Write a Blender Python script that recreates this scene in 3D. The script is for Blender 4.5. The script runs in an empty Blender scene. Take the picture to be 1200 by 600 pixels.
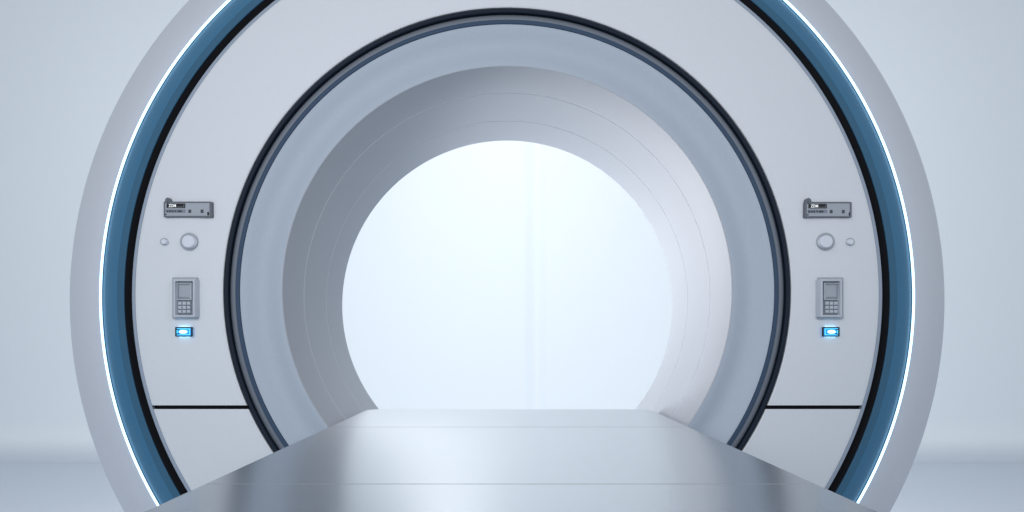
import bpy, bmesh, math, random
from mathutils import Vector, Matrix
random.seed(3)
S = bpy.context.scene
COL = S.collection
PI = math.pi

# ---------------------------------------------------------------- measures
CZ = 1.02                       # eye height
F = 900.0                       # focal length in photo pixels (1200 wide)
U0, V0 = 594.3, 405.0           # where the level line of sight meets the photo
AZ = CZ + 0.0852                # height of the bore axis
TZ = CZ - 0.12                  # table top height

def P(rpx, s):                  # ring radius in photo pixels, scale px/m -> (radius, distance)
    return (rpx / s, F / s)

# ---------------------------------------------------------------- materials
def mat(name, col, rough=0.5, metal=0.0, bump=0.0, bscale=400, var=0.0, spec=0.5,
        emit=None, estr=0.0, coat=0.0, aniso=0.0, rvar=0.0):
    m = bpy.data.materials.new(name); m.use_nodes = True
    nt = m.node_tree; b = nt.nodes['Principled BSDF']
    b.inputs['Base Color'].default_value = (*col, 1)
    b.inputs['Roughness'].default_value = rough
    b.inputs['Metallic'].default_value = metal
    b.inputs['Specular IOR Level'].default_value = spec
    b.inputs['Coat Weight'].default_value = coat
    b.inputs['Anisotropic'].default_value = aniso
    if emit:
        b.inputs['Emission Color'].default_value = (*emit, 1)
        b.inputs['Emission Strength'].default_value = estr
    tc = nt.nodes.new('ShaderNodeTexCoord')
    if bump:
        n = nt.nodes.new('ShaderNodeTexNoise'); n.inputs['Scale'].default_value = bscale
        n.inputs['Detail'].default_value = 2
        nt.links.new(tc.outputs['Object'], n.inputs['Vector'])
        bp = nt.nodes.new('ShaderNodeBump'); bp.inputs['Strength'].default_value = bump
        bp.inputs['Distance'].default_value = 0.0006
        nt.links.new(n.outputs['Fac'], bp.inputs['Height'])
        nt.links.new(bp.outputs['Normal'], b.inputs['Normal'])
    if var:
        n2 = nt.nodes.new('ShaderNodeTexNoise'); n2.inputs['Scale'].default_value = 260
        n2.inputs['Detail'].default_value = 3
        nt.links.new(tc.outputs['Object'], n2.inputs['Vector'])
        mx = nt.nodes.new('ShaderNodeMix'); mx.data_type = 'RGBA'
        mx.inputs['A'].default_value = (*[c * (1 - var) for c in col], 1)
        mx.inputs['B'].default_value = (*[min(1, c * (1 + var)) for c in col], 1)
        nt.links.new(n2.outputs['Fac'], mx.inputs['Factor'])
        nt.links.new(mx.outputs['Result'], b.inputs['Base Color'])
    if rvar:
        n3 = nt.nodes.new('ShaderNodeTexNoise'); n3.inputs['Scale'].default_value = 9
        n3.inputs['Detail'].default_value = 5
        nt.links.new(tc.outputs['Object'], n3.inputs['Vector'])
        mr = nt.nodes.new('ShaderNodeMapRange')
        mr.inputs['To Min'].default_value = rough - rvar; mr.inputs['To Max'].default_value = rough + rvar
        nt.links.new(n3.outputs['Fac'], mr.inputs['Value'])
        nt.links.new(mr.outputs['Result'], b.inputs['Roughness'])
    return m

M = dict(
    panel=mat('white_panel_paint', (.625, .66, .705), .55, bump=.25, var=.03, bscale=700),
    panel_edge=mat('panel_edge_grey', (.30, .36, .45), .45),
    outer=mat('outer_ring_grey', (.52, .55, .61), .5, bump=.35, var=.05, bscale=600),
    blue=mat('blue_paint', (.032, .142, .26), .45, spec=.25, bump=.1, var=.02),
    blue_shaded=mat('blue_paint_shaded', (.032, .110, .19), .45, spec=.25, bump=.1),  # darker copy of the blue, the inner facet's shade painted in
    black=mat('black_gap', (.0035, .004, .006), .7, spec=.12),
    navy=mat('navy_trim', (.006, .013, .026), .6, spec=.2),
    navy2=mat('navy_inner_trim', (.040, .070, .120), .6, spec=.25),
    rubber=mat('grey_channel', (.15, .172, .21), .55, bump=.2),
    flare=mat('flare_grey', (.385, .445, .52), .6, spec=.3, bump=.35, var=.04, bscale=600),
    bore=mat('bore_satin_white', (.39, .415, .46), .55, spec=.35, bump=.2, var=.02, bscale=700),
    strip=mat('strip_light', (.8, .9, 1), .4, emit=(.42, .76, 1.0), estr=2.4),
    housing=mat('rear_housing_grey', (.42, .45, .52), .5),
    metal=mat('brushed_metal', (.515, .535, .565), .26, metal=1.0, bump=.04, bscale=900, rvar=.004),
    metal_edge=mat('table_edge_metal', (.42, .50, .60), .3, metal=1.0),
    device=mat('device_grey', (.33, .365, .415), .42, bump=.1),
    device_frame=mat('device_frame_grey', (.115, .13, .155), .45),
    device_light=mat('device_light_grey', (.45, .49, .55), .42),
    cap=mat('button_cap_grey', (.62, .66, .73), .45),
    joint=mat('joint_highlight_white', (.86, .89, .93), .5),  # bright colour stands in for light caught along the liner joints
    strip_grey=mat('button_strip_grey', (.19, .215, .26), .5),
    button_dark=mat('button_dark', (.05, .058, .07), .5),
    ink=mat('display_black', (.004, .004, .005), .25),
    text=mat('display_lettering', (.6, .6, .58), .5, emit=(.85, .92, .96), estr=.55),
    bezel=mat('indicator_bezel', (.012, .014, .018), .35),
    lamp_blue=mat('indicator_blue', (.02, .2, .5), .3, emit=(.015, .25, .80), estr=.8),
    lamp_cyan=mat('indicator_cyan', (.1, .5, .7), .3, emit=(.08, .62, 1.0), estr=.95),
    lamp_core=mat('indicator_core', (.9, 1, 1), .3, emit=(.75, .95, 1.0), estr=1.6),
    lamp_glow=mat('indicator_backlight', (.5, .8, 1), .3, emit=(.30, .72, 1.0), estr=8.0),
    wall=mat('wall_paint', (.83, .885, .925), .7),
    floor=mat('floor_resin', (.61, .67, .735), .6),
)

# ---------------------------------------------------------------- helpers
def link(name, bm, m, parent=None, root=None, ang=32, recalc=True):
    if recalc:
        bmesh.ops.recalc_face_normals(bm, faces=bm.faces[:])
    for f in bm.faces: f.smooth = True
    for e in bm.edges:
        if len(e.link_faces) == 2:
            try: e.smooth = e.calc_face_angle() < math.radians(ang)
            except Exception: e.smooth = False
    me = bpy.data.meshes.new(name); bm.to_mesh(me); bm.free()
    me.materials.append(m)
    o = bpy.data.objects.new(name, me); COL.objects.link(o)
    if parent:
        o.parent = parent
        o.matrix_parent_inverse = parent_world(parent).inverted()
    return o

def parent_world(p):
    return Matrix.Translation(p.location) if p.type == 'EMPTY' else Matrix.Identity(4)

def lathe(profile, seg=384):
    """closed profile of (radius, distance) turned round the bore axis"""
    bm = bmesh.new(); rings = []
    for r, d in profile:
        rings.append([bm.verts.new((r * math.sin(2 * PI * k / seg), d, AZ + r * math.cos(2 * PI * k / seg)))
                      for k in range(seg)])
    n = len(rings)
    for i in range(n):
        a, b = rings[i], rings[(i + 1) % n]
        for k in range(seg):
            bm.faces.new((a[k], a[(k + 1) % seg], b[(k + 1) % seg], b[k]))
    return bm

def box(bm, x0, x1, y0, y1, z0, z1, bev=0.0, segs=3):
    vs = [bm.verts.new((x, y, z)) for x in (x0, x1) for y in (y0, y1) for z in (z0, z1)]
    q = [(0, 1, 3, 2), (4, 6, 7, 5), (0, 4, 5, 1), (2, 3, 7, 6), (0, 2, 6, 4), (1, 5, 7, 3)]
    fs = [bm.faces.new([vs[i] for i in f]) for f in q]
    if bev:
        es = list({e for f in fs for e in f.edges})
        bmesh.ops.bevel(bm, geom=es, offset=bev, segments=segs, profile=.5, affect='EDGES')

def arc(c, r, a0, a1, n):
    return [(c[0] + r * math.cos(math.radians(a0 + (a1 - a0) * i / n)),
             c[1] + r * math.sin(math.radians(a0 + (a1 - a0) * i / n))) for i in range(n + 1)]

# ================================================================ SCANNER
root = bpy.data.objects.new('medical_scanner', None); COL.objects.link(root)
root.location = (0, 1.42, 0)
root['label'] = 'large round white hospital scanner with blue rim, glowing light ring and open bore'
root['category'] = 'medical scanner'

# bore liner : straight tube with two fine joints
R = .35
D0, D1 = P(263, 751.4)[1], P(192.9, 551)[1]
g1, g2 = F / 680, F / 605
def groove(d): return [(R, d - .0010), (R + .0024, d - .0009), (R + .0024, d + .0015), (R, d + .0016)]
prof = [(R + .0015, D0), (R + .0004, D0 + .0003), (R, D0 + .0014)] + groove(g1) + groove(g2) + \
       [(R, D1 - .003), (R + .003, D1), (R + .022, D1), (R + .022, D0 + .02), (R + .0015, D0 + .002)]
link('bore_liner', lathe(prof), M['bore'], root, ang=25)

for g in (g1, g2):
    link('liner_joint', lathe([(R + .0023, g - .0008), (R + .0020, g - .0008), (R + .0001, g + .0014), (R + .0023, g + .0014)]), M['joint'], root, ang=20)

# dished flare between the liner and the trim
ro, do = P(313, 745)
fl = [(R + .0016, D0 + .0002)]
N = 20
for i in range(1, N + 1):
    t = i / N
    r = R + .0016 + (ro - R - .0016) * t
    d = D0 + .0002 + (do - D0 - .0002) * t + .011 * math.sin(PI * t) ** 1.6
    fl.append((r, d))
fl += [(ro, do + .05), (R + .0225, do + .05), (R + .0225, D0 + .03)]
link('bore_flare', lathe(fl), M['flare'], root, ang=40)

# trim ring : navy inner band, grey channel, navy outer bead
s = 744
r1, d1 = P(318.2, s); r2, d2 = P(327.0, s); r3, d3 = P(331.7, s)
link('inner_trim_ring', lathe([(ro + .0003, do - .001), (ro + .001, do - .0018), (r1 - .001, d1 - .0018), (r1, d1 - .001),
     (r1, d1 + .04), (ro + .0003, d1 + .04)]), M['navy2'], root, ang=60)
ch = [(r1 + .0003, d1 + .002)] + [(r1 + .0003 + (r2 - r1 - .0006) * i / 8, d1 + .002 + .006 * (i / 8) ** 2) for i in range(1, 9)]
link('channel_ring', lathe(ch + [(r2 - .0003, d1 + .03), (r1 + .0003, d1 + .03)]), M['rubber'], root, ang=50)
cb = ((r2 + r3) / 2, d2 + .001); rb = (r3 - r2) / 2
link('outer_trim_ring', lathe([(cb[0] + rb * math.cos(math.radians(a)), cb[1] - rb * .45 * math.sin(math.radians(a))) for a in range(0, 181, 15)]
     + [(r2, d2 + .03), (r3, d2 + .03)]), M['navy'], root, ang=60)

# white face, split along a joint into an upper and a lower panel
ri, di = r3 + .0016, F / 744
rw, dw = P(436.2, 700)
def face_d(r):
    t = (r - ri) / (rw - ri)
    return di + (dw - di) * (0.72 * t + 0.28 * t * t)
pf = [(ri, di + .004), (ri + .0006, di + .0012), (ri + .0022, di + .0004)]
for i in range(1, 25):
    r = ri + .0022 + (rw - .002 - ri - .0022) * i / 24
    pf.append((r, face_d(r)))
pf += [(rw - .0005, dw + .0004), (rw, dw + .002), (rw, dw + .016), (ri, di + .03)]
k1, k2 = (475.0 - V0) / F, (479.4 - V0) / F
for name, k, up in (('front_panel', k1, True), ('lower_front_panel', k2, False)):
    bm = lathe(pf)
    bmesh.ops.recalc_face_normals(bm, faces=bm.faces[:])
    res = bmesh.ops.bisect_plane(bm, geom=bm.verts[:] + bm.edges[:] + bm.faces[:], plane_co=(0, 0, CZ),
                                 plane_no=(0, k, 1), clear_inner=up, clear_outer=not up)
    cut = [e for e in res['geom_cut'] if isinstance(e, bmesh.types.BMEdge)]
    bmesh.ops.holes_fill(bm, edges=cut)
    # rim of a bevel along the cut is too fine to see; keep the edge sharp
    o = link(name, bm, M['panel'], root, ang=28)
# grey returned edge of the face
re, de = P(440.6, 697)
link('panel_edge_trim', lathe([(rw + .0003, dw + .001), (re - .001, de + .0015), (re, de + .003), (re, de + .03), (rw + .0003, de + .03)]),
     M['panel_edge'], root, ang=50)

# black backing seen in the joint and in the gap beside the blue ring
rk, dk = P(449.4, 690)
link('shadow_gap_ring', lathe([(re + .0005, dk + .012), (rk - .0003, dk + .0035), (rk - .0003, dk + .06), (re + .0005, dk + .06)]), M['black'], root)
bk = [(ri - .001, di + .045), (rw - .02, dw + .045), (rw - .02, dw + .055), (ri - .001, di + .055)]
link('inner_frame', lathe([(ri + .001, di + .0075)] + [(ri + .001 + (rw - .002 - ri) * i / 12, face_d(ri + .001 + (rw - .002 - ri) * i / 12) + .0070) for i in range(1, 12)]
     + [(rw - .0012, dw + .0085), (rw - .0012, dw + .015), (ri + .001, di + .028)]), M['black'], root)

# blue ring in two facets
rc, dc = P(457.2, 686.5); rs, ds = P(474.5, 671)
link('blue_inner_bevel', lathe([(rk, dk + .0018), (rk + .0008, dk + .0012), (rc - .0001, dc + .0003), (rc - .0001, dc + .05), (rk, dc + .05)]), M['blue_shaded'], root, ang=20)
link('blue_ring', lathe([(rc, dc + .0004), (rc + .0006, dc + .0002)] + [(rc + (rs - .0015 - rc) * t, dc + (ds - dc) * (.85 * t + .15 * t * t)) for t in (.2, .4, .6, .8, 1)]
     + [(rs, ds + .003), (rs, ds + .05), (rc, dc + .06)]), M['blue'], root, ang=30)

# light strip
rl, dl = P(478.4, 667.5)
c = P(476.4, 670.2); rr = .0020
link('light_strip', lathe([(c[0] + rr * math.cos(math.radians(a)), c[1] - rr * math.sin(math.radians(a))) for a in range(0, 360, 30)]), M['strip'], root, ang=60)

# outer ring + rear housing
rx, dx = P(512.6, 622)
op = [(rl + .0004, dl + .012), (rl + .0008, dl + .0085)]
for i in range(1, 17):
    t = i / 16
    op.append((rl + .0012 + (rx - .003 - rl) * t, dl + .0085 + (dx - .0103 - dl) * (.25 * t + .75 * t ** 1.5 if t < .999 else 1)))
op += [(rx, dx), (rx, dx + .03), (rx - .012, dx + .036), (rl + .0006, dx + .036)]
link('outer_ring', lathe(op), M['outer'], root, ang=35)
link('rear_housing', lathe([(rx - .013, dx + .037), (rx - .013, D1 + .06), (rx - .04, D1 + .10), (R + .05, D1 + .02), (R + .0225, D1 + .001),
     (R + .0225, dx + .08), (rk - .05, dx + .037)]), M['housing'], root)
bm = bmesh.new(); box(bm, -.55, .55, 1.52, 1.72, 0, .42, .03)
link('floor_base', bm, M['housing'], root)

# ---------------------------------------------------------------- controls on the face
def ray(u, v): return Vector(((u - U0) / F, 1.0, -(v - V0) / F))
CAM = Vector((0, 0, CZ)); AX = Vector((0, 0, AZ))
class Mount:
    """plane on the white face under photo point (u, v)"""
    def __init__(self, u, v):
        d = 1.25
        for _ in range(60):
            p = CAM + ray(u, v) * d
            r = math.hypot(p.x, p.z - AZ)
            d = .5 * d + .5 * face_d(r)
        r = math.hypot(p.x, p.z - AZ)
        sl = (face_d(r + .001) - face_d(r - .001)) / .002
        er = Vector((p.x / r, 0, (p.z - AZ) / r))
        self.n = (Vector((0, -1, 0)) + er * sl).normalized()
        self.p = p
        self.right = Vector((0, 0, 1)).cross(self.n).normalized() * -1
        if self.right.x < 0: self.right = -self.right
        self.up = self.n.cross(self.right)
        if self.up.z < 0: self.up = -self.up
    def at(self, u, v, h):
        d = ray(u, v)
        t = ((self.p + self.n * h - CAM).dot(self.n)) / d.dot(self.n)
        return CAM + d * t

def inset_poly(poly, c):
    n = len(poly); out = []
    cx = sum(p[0] for p in poly) / n; cy = sum(p[1] for p in poly) / n
    w = max(p[0] for p in poly) - min(p[0] for p in poly); h = max(p[1] for p in poly) - min(p[1] for p in poly)
    for x, y in poly:
        out.append((cx + (x - cx) * (1 - 2 * c / w), cy + (y - cy) * (1 - 2 * c / h)))
    return out

def plate(bm, mt, poly, h0, h1, ch=0.0, chh=None):
    """solid plate whose outline is poly (photo pixels), from height h0 to h1 above the face (metres)"""
    chh = chh if chh is not None else ch / 700
    top = [mt.at(x, y, h1) for x, y in poly]
    loops = [[p - mt.n * (h1 - h0) for p in top]]
    if ch:
        loops.append([p - mt.n * chh for p in top])
        loops.append([mt.at(x, y, h1) for x, y in inset_poly(poly, ch)])
    else:
        loops.append(top)
    L = [[bm.verts.new(p) for p in lp] for lp in loops]
    n = len(poly)
    for a, b in zip(L, L[1:]):
        for i in range(n):
            bm.faces.new((a[i], a[(i + 1) % n], b[(i + 1) % n], b[i]))
    bm.faces.new(L[-1]); bm.faces.new(list(reversed(L[0])))

def frame(bm, mt, outer, inner, h0, h1, ch=0.0, hi=None):
    """picture-frame: outer and inner outlines with the same point count"""
    top = [mt.at(x, y, h1) for x, y in outer]
    A = [p - mt.n * (h1 - h0) for p in top]
    loops = [A]
    if ch:
        loops += [[p - mt.n * ch / 700 for p in top], [mt.at(x, y, h1) for x, y in inset_poly(outer, ch)],
                  [mt.at(x, y, h1) for x, y in inset_poly(inner, -ch * .6)]]
        it = [mt.at(x, y, h1) - mt.n * ch * .6 / 700 for x, y in inner]
        loops += [it, [p - mt.n * (h1 - h0 - ch * .6 / 700) for p in it]]
    else:
        it = [mt.at(x, y, h1) for x, y in inner]
        loops += [top, it, [p - mt.n * (h1 - h0) for p in it]]
    L = [[bm.verts.new(p) for p in lp] for lp in loops]
    n = len(outer); L.append(L[0])
    for a, b in zip(L, L[1:]):
        for i in range(n):
            bm.faces.new((a[i], a[(i + 1) % n], b[(i + 1) % n], b[i]))

def rect(x0, x1, y0, y1): return [(x0, y0), (x1, y0), (x1, y1), (x0, y1)]
def rrect(x0, x1, y0, y1, r, n=4):
    out = []
    for cx, cy, a in ((x1 - r, y0 + r, -90), (x1 - r, y1 - r, 0), (x0 + r, y1 - r, 90), (x0 + r, y0 + r, 180)):
        out += [(cx + r * math.cos(math.radians(a + 90 * i / n)), cy + r * math.sin(math.radians(a + 90 * i / n))) for i in range(n + 1)]
    return out
def circ(cx, cy, rx_, ry_=None, n=32):
    ry_ = ry_ or rx_
    return [(cx + rx_ * math.cos(2 * PI * i / n), cy + ry_ * math.sin(2 * PI * i / n)) for i in range(n)]

def mm(v): return v / 1000.0

def hm(v): return v * .62 / 1000

def display_unit(ox, oy, w=56.2, side='left'):
    mt = Mount(ox + 28, oy + 9)
    X = lambda a: ox + a * w / 56.2
    bm = bmesh.new()
    frame(bm, mt, rrect(X(0), X(w), oy, oy + 18.4, .9), rrect(X(1.7), X(w - 2.3), oy + 1.5, oy + 16.8, .5), -hm(6), hm(6.5), .5)
    u = link('display_unit', bm, M['device_frame'], root, ang=30)
    u['label'] = 'small grey display unit on the ' + side + ' side of the face'
    bm = bmesh.new(); plate(bm, mt, rect(X(1.4), X(w - 2.0), oy + 1.2, oy + 17.1), -hm(5), hm(5)); link('faceplate', bm, M['device'], u)
    bm = bmesh.new(); plate(bm, mt, circ(X(4.4), oy - 1.2, 3.1, 3.5), -hm(3), hm(8), .8); plate(bm, mt, circ(X(4.2), oy - 1.6, 1.3, 1.6), hm(8), hm(10.5), .3)
    link('side_knob', bm, M['device_frame'], u)
    bm = bmesh.new(); frame(bm, mt, rrect(X(3.6), X(25.6), oy + 2.3, oy + 7.8, .5), rrect(X(4.3), X(24.9), oy + 2.9, oy + 7.2, .3), hm(4), hm(6), .2)
    link('screen_bezel', bm, M['button_dark'], u)
    bm = bmesh.new(); plate(bm, mt, rect(X(4.2), X(25.0), oy + 2.8, oy + 7.3), hm(4), hm(5.4)); link('display_screen', bm, M['ink'], u)
    # bracket outline inside the screen
    bm = bmesh.new()
    for r_ in (rect(X(14.6), X(24.0), oy + 6.25, oy + 6.65), rect(X(23.6), X(24.0), oy + 3.6, oy + 6.2)):
        plate(bm, mt, r_, hm(5.2), hm(5.6))
    link('screen_outline', bm, M['strip_grey'], u)
    cu = bpy.data.curves.new('txt', 'FONT'); cu.body = 'ZDM'; cu.size = 1.0; cu.extrude = .02; cu.offset = .02
    to = bpy.data.objects.new('txt', cu); COL.objects.link(to)
    bpy.context.view_layer.update()
    me = bpy.data.meshes.new_from_object(to.evaluated_get(bpy.context.evaluated_depsgraph_get()))
    bpy.data.objects.remove(to)
    xs = [v.co.x for v in me.vertices]; ys = [v.co.y for v in me.vertices]
    x0, x1, y0, y1 = min(xs), max(xs), min(ys), max(ys)
    for v in me.vertices:
        uu = X(6.2) + (v.co.x - x0) / (x1 - x0) * 8.6
        vv = oy + 6.7 - (v.co.y - y0) / (y1 - y0) * 3.4
        v.co = mt.at(uu, vv, hm(5.7 + (.25 if v.co.z > 0 else -.25)))
    me.name = 'lettering'; me.materials.clear(); me.materials.append(M['text'])
    o = bpy.data.objects.new('lettering', me); COL.objects.link(o); o.parent = u
    o.matrix_parent_inverse = Matrix.Identity(4)
    bm = bmesh.new(); plate(bm, mt, rect(X(2.6), X(25.8), oy + 9.3, oy + 13.4), hm(4), hm(5.3)); link('button_strip', bm, M['strip_grey'], u)
    for a in (4.7, 7.7, 10.7):
        bm = bmesh.new(); plate(bm, mt, rect(X(a - .95), X(a + .95), oy + 10.3, oy + 12.4), hm(5), hm(6.6), .2); link('button', bm, M['button_dark'], u)
    bm = bmesh.new(); plate(bm, mt, circ(X(14.0), oy + 11.2, .75, .85, 16), hm(5), hm(6.4)); link('status_dot', bm, M['ink'], u)
    bm = bmesh.new(); plate(bm, mt, circ(X(18.9), oy + 11.3, 2.9, 1.25, 24), hm(5), hm(6.6), .3); link('rocker_switch', bm, M['button_dark'], u)
    for a in (30.8, 45.2):
        for b in (9.6, 11.6):
            bm = bmesh.new(); plate(bm, mt, rect(X(a - 1.6), X(a + 1.6), oy + b, oy + b + 1.75), hm(4.5), hm(6.2), .2); link('button', bm, M['button_dark'], u)
    bm = bmesh.new(); plate(bm, mt, rrect(X(51.5), X(53.6), oy + 12.4, oy + 16.3, .5), hm(4.5), hm(5.5)); link('slot', bm, M['ink'], u)
    bm = bmesh.new(); plate(bm, mt, rect(X(2.0), X(3.6), oy + 14.5, oy + 15.9), hm(4.5), hm(5.5)); link('screw', bm, M['ink'], u)

def round_button(cu_, cv, rb_, rc_, side, size, h1=9):
    mt = Mount(cu_, cv); bm = bmesh.new()
    plate(bm, mt, circ(cu_, cv, rb_, n=48), -mm(3), mm(h1 * .42), rb_ * .14)
    o = link(size + '_button' if size == 'large' else 'small_button', bm, M['device'], root, ang=35)
    o['label'] = size + ' round grey button on the ' + side + ' side of the face'
    bm = bmesh.new(); plate(bm, mt, circ(cu_, cv, rc_ * 1.0, n=48), mm(1), mm(h1), rc_ * .09)
    link('button_cap', bm, M['cap'], o, ang=35)

def keypad(cu_, v0, v1, side):
    mt = Mount(cu_, (v0 + v1) / 2); bm = bmesh.new()
    plate_o = rrect(cu_ - 14.2, cu_ + 14.2, v0, v1, 1.2)
    frame(bm, mt, plate_o, rrect(cu_ - 11.6, cu_ + 11.6, v0 + 2.6, v1 - 2.6, .6), -mm(5), mm(5), .9)
    k = link('keypad_unit', bm, M['device'], root, ang=25)
    k['label'] = 'grey keypad with a small blank screen on the ' + side + ' side of the face'
    bm = bmesh.new()
    frame(bm, mt, rrect(cu_ - 12.7, cu_ + 12.3, v0 + 2.0, v1 - 2.0, 1.0), rrect(cu_ - 10.4, cu_ + 10.2, v0 + 4.7, v1 - 4.6, .5), -mm(4), mm(10.5), .7)
    link('raised_rim', bm, M['device_light'], k, ang=25)
    bm = bmesh.new(); plate(bm, mt, rect(cu_ - 11, cu_ + 11, v0 + 4, v1 - 4), -mm(2), mm(3)); link('backplate', bm, M['strip_grey'], k)
    sy0 = v0 + 6.3; sy1 = sy0 + 20.3
    bm = bmesh.new(); frame(bm, mt, rect(cu_ - 8.9, cu_ + 8.9, sy0, sy1), rect(cu_ - 7.7, cu_ + 7.7, sy0 + 1.2, sy1 - 1.2), mm(2), mm(6.2), .3)
    link('screen_frame', bm, M['device_light'], k)
    bm = bmesh.new(); plate(bm, mt, rect(cu_ - 7.6, cu_ + 7.6, sy0 + 1.3, sy1 - 1.3), mm(2.5), mm(5.8), 2.4, mm(2.6)); link('keypad_screen', bm, M['device'], k, ang=10)
    for i in range(3):
        for j in range(3):
            x = cu_ - 5.2 + 5.2 * i; y = v0 + 30.5 + 4.8 * j
            bm = bmesh.new(); plate(bm, mt, rect(x - 2.0, x + 2.0, y - 1.9, y + 1.9), mm(2), mm(5.8), .6); link('key', bm, M['device_light'], k, ang=10)

def indicator(cu_, cv, side):
    mt = Mount(cu_, cv); bm = bmesh.new()
    frame(bm, mt, rrect(cu_ - 10, cu_ + 10, cv - 5.7, cv + 5.7, 1.0), rrect(cu_ - 8.7, cu_ + 8.7, cv - 4.4, cv + 4.4, .5), mm(2.6), mm(5), .4)
    o = link('indicator_light', bm, M['bezel'], root)
    o['label'] = 'glowing blue indicator light on the ' + side + ' side of the face'
    bm = bmesh.new(); plate(bm, mt, rect(cu_ - 6.5, cu_ + 6.5, cv - 4.9, cv + 4.9), -mm(1), mm(2.4)); link('backlight', bm, M['lamp_glow'], o)
    bm = bmesh.new(); plate(bm, mt, rect(cu_ - 8.8, cu_ + 8.8, cv - 4.5, cv + 4.5), mm(2.7), mm(3.4)); link('lens', bm, M['lamp_blue'], o)
    bm = bmesh.new()
    frame(bm, mt, rrect(cu_ - 7.8, cu_ + 7.8, cv - 3.9, cv + 3.9, .4), rrect(cu_ - 6.9, cu_ + 6.9, cv - 3.0, cv + 3.0, .4), mm(3.3), mm(3.8))
    link('lens_outline', bm, M['lamp_cyan'], o)
    sgn = -1 if side == 'left' else 1
    bm = bmesh.new()
    for dv in (-2.6, 2.6):
        xa, xb = sorted((cu_ + sgn * 5.0, cu_ + sgn * 8.2))
        plate(bm, mt, rect(xa, xb, cv + dv - .6, cv + dv + .6), mm(3.4), mm(4.1))
    link('lens_mark', bm, M['bezel'], o)
    bm = bmesh.new(); plate(bm, mt, circ(cu_ - sgn * -.4, cv, 5.3, 2.15, 28), mm(3.4), mm(4.0)); link('light_core', bm, M['lamp_cyan'], o)
    bm = bmesh.new(); plate(bm, mt, circ(cu_ - sgn * -.2, cv, 4.6, 1.9, 28), mm(3.9), mm(4.4)); link('bright_centre', bm, M['lamp_core'], o)

display_unit(191.3, 236.0, side='left'); display_unit(944.0, 236.4, 55.4, side='right')
round_button(220.0, 282.8, 10.4, 7.2, 'left', 'large', 9); round_button(191.3, 283.0, 4.3, 2.9, 'left', 'small', 6)
round_button(969.2, 282.8, 10.4, 7.2, 'right', 'large', 9); round_button(997.6, 283.1, 4.5, 3.1, 'right', 'small', 6)
keypad(215.3, 324.9, 373.8, 'left'); keypad(975.0, 324.9, 373.8, 'right')
indicator(214.8, 388.8, 'left'); indicator(974.4, 388.8, 'right')

# ================================================================ TABLE
tab = bpy.data.objects.new('patient_table', None); COL.objects.link(tab)
XT = .0028
tab.location = (XT, .3, 0)
tab['label'] = 'long satin metal patient table running into the bore of the round scanner'
tab['category'] = 'patient table'
HW = .2655
yE, yA, yB, yS = F / 621.5, F * .12 / (500.4 - V0), F * .12 / (567.2 - V0), -.9
def top_section(name, y0, y1, round_end=0.0):
    bm = bmesh.new()
    n = 6
    pts = []
    if round_end:
        for cx, a in ((HW - round_end, 0), (-HW + round_end, 90)):
            pts += [(cx + round_end * math.cos(math.radians(a + 90 * i / n)), y1 - round_end + round_end * math.sin(math.radians(a + 90 * i / n))) for i in range(n + 1)]
    else:
        pts = [(HW, y1), (-HW, y1)]
    pts += [(-HW, y0), (HW, y0)]
    def loop(ins, z):
        out = []
        for x, y in pts:
            sx = (HW - ins) / HW
            yc = (y0 + y1) / 2; L = (y1 - y0) / 2
            out.append(bm.verts.new((XT + x * sx, yc + (y - yc) * (L - min(ins, .0009) if ins else L) / L, z)))
        return out
    L = [loop(.004, TZ - .032), loop(0, TZ - .026), loop(0, TZ - .0012), loop(.0004, TZ - .0004), loop(.0012, TZ)]
    k = len(pts)
    for a, b in zip(L, L[1:]):
        for i in range(k): bm.faces.new((a[i], a[(i + 1) % k], b[(i + 1) % k], b[i]))
    bm.faces.new(L[-1]); bm.faces.new(list(reversed(L[0])))
    return link(name, bm, M['metal'], tab, ang=12)
top_section('end_section', yA + .0003, yE, .024)
top_section('tabletop_section', yB + .0003, yA - .0003)
top_section('tabletop_section', yS, yB - .0003)
bm = bmesh.new(); box(bm, XT - HW + .03, XT + HW - .03, yS + .03, yE - .03, TZ - .047, TZ - .033, .004); link('table_rail', bm, M['metal_edge'], tab)
bm = bmesh.new(); box(bm, XT - .2, XT + .2, -.7, .75, .04, TZ - .048, .02); link('table_pedestal', bm, M['housing'], tab)
bm = bmesh.new(); box(bm, XT - .26, XT + .26, -.8, .9, .0, .038, .012); link('foot_plate', bm, M['device_frame'], tab)

# ================================================================ ROOM
DW = 7.0
XS = (628.5 - U0) / F * DW
def backdrop():
    bm = bmesh.new()
    # rows: floor-side end of the cove, then up the wall; columns include a shallow soft joint
    xs = [-11, -6, -3, -1, XS - .3]
    xs += [XS - .12 + .24 * i / 16 for i in range(17)] + [XS + .3, 1.5, 3, 6, 11]
    rows = [(DW - .34 + .34 * math.sin(a), .34 - .34 * math.cos(a)) for a in [PI / 2 * i / 24 for i in range(25)]]
    rows += [(DW, .8), (DW, 1.6), (DW, 3), (DW, 7)]
    g = []
    for y, z in rows:
        row = []
        for x in xs:
            t = (x - XS) / .12
            dd = .035 * (.5 + .5 * math.cos(PI * t)) if abs(t) < 1 else 0
            row.append(bm.verts.new((x, y + dd * min(1, z / .34), z + .001)))
        g.append(row)
    for a, b in zip(g, g[1:]):
        for i in range(len(xs) - 1): bm.faces.new((a[i], b[i], b[i + 1], a[i + 1]))
    return bm
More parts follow.
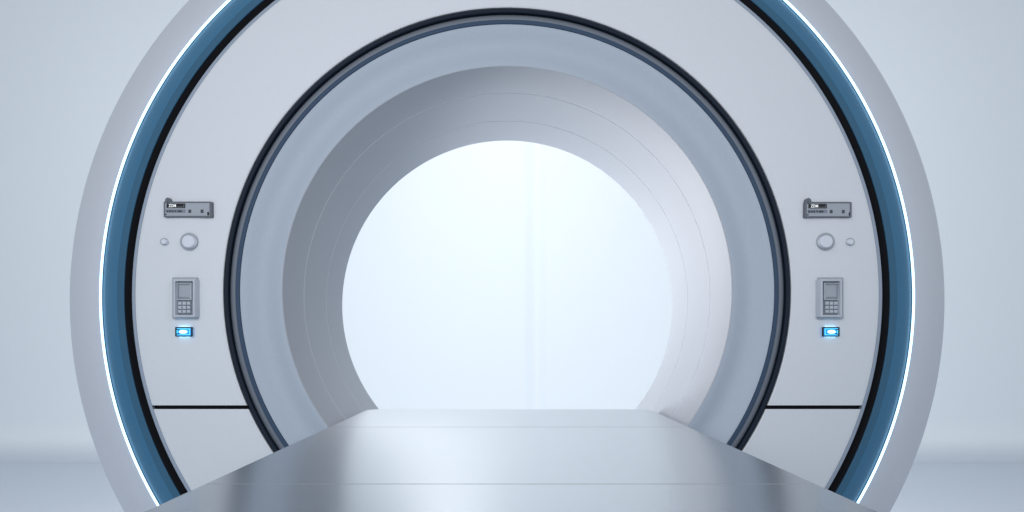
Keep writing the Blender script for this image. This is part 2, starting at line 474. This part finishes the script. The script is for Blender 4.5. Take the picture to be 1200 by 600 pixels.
def wall_shade_blend(m, col):  # soft shade at the floor junction, painted as a floor-to-wall colour fade
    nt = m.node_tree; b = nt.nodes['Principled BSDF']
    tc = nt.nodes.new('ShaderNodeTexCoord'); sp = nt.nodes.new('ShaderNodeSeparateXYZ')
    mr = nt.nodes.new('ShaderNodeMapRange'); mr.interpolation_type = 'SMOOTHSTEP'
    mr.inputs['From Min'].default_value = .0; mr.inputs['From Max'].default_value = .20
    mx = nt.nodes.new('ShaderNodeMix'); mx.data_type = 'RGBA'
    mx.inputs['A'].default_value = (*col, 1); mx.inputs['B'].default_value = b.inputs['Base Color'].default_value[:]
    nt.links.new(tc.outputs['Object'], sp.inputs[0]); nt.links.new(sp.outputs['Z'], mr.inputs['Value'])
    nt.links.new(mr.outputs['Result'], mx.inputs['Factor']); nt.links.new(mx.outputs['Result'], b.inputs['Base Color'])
wall_shade_blend(M['wall'], (.61, .67, .735))
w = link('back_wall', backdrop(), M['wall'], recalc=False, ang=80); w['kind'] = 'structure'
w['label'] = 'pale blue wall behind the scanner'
bm = bmesh.new()
v = [bm.verts.new(p) for p in ((-11, -5, 0), (11, -5, 0), (11, DW - .335, 0), (-11, DW - .335, 0))]
bm.faces.new(v); fo = link('floor', bm, M['floor'], recalc=False); fo['kind'] = 'structure'
fo['label'] = 'smooth pale blue grey floor'

# ================================================================ LIGHT
def area(name, loc, tgt, sx, sy, power, col):
    l = bpy.data.lights.new(name, 'AREA'); l.shape = 'RECTANGLE'; l.size = sx; l.size_y = sy
    l.energy = power; l.color = col
    o = bpy.data.objects.new(name, l); COL.objects.link(o); o.location = loc
    o.rotation_euler = (Vector(tgt) - Vector(loc)).to_track_quat('-Z', 'Y').to_euler()
    return o
C_ = (.98, .985, 1)
area('key_softbox', (-1.3, -1.2, 1.9), (0, 1.4, 1.1), 1.5, 1.5, 30, C_)
area('fill_softbox', (1.6, -1.0, 1.8), (0, 1.4, 1.1), .5, .5, 14, C_)
area('wall_top_light', (0, 5.4, 3.4), (0, 7.0, 2.3), 1.2, .4, 10, C_)
area('wall_left_light', (-3., 5.0, 3.6), (-3., 7, 2.2), 2., .8, 2.5, C_)
area('wall_right_light', (3., 5.0, 3.6), (3., 7, 2.2), 2., .8, 2.5, C_)
area('wall_low_fill', (0, 2.4, .52), (0, 7, 2.6), 2.0, .3, 12, C_)  # added lamp, hidden behind the gantry, to brighten the wall
area('wall_mid_left_fill', (-.98, 2.4, 1.5), (-3.0, 7, 1.9), .5, .5, 46, C_)  # added lamp, out of view behind the gantry, lifts the left wall
area('wall_mid_right_fill', (.98, 2.4, 1.5), (3.0, 7, 1.9), .5, .5, 48, C_)  # matching added lamp, also unseen, for the right wall
area('bore_back_light', (-.98, 2.9, .78), (.15, 1.25, 1.35), .6, .6, 39, C_)
area('table_fill', (-.35, 2.6, 1.95), (-.1, .9, .9), .5, .3, 8, C_)  # added unseen lamp, brightens the left part of the table
W = bpy.data.worlds.new('World'); S.world = W; W.use_nodes = True
bg = W.node_tree.nodes['Background']; bg.inputs[0].default_value = (.655, .70, .765, 1); bg.inputs[1].default_value = .70

# ================================================================ CAMERA
cam = bpy.data.cameras.new('camera'); co = bpy.data.objects.new('camera', cam); COL.objects.link(co)
co.location = CAM; co.rotation_euler = (PI / 2, 0, 0)
cam.sensor_width = 36; cam.lens = F / 1200 * 36
cam.shift_x = (600 - U0) / 1200; cam.shift_y = (V0 - 300) / 1200
cam.clip_start = .02; cam.clip_end = 100
S.camera = co
S.render.engine = 'CYCLES'
S.view_settings.view_transform = 'Standard'; S.view_settings.look = 'None'
S.view_settings.exposure = 0; S.view_settings.gamma = 1
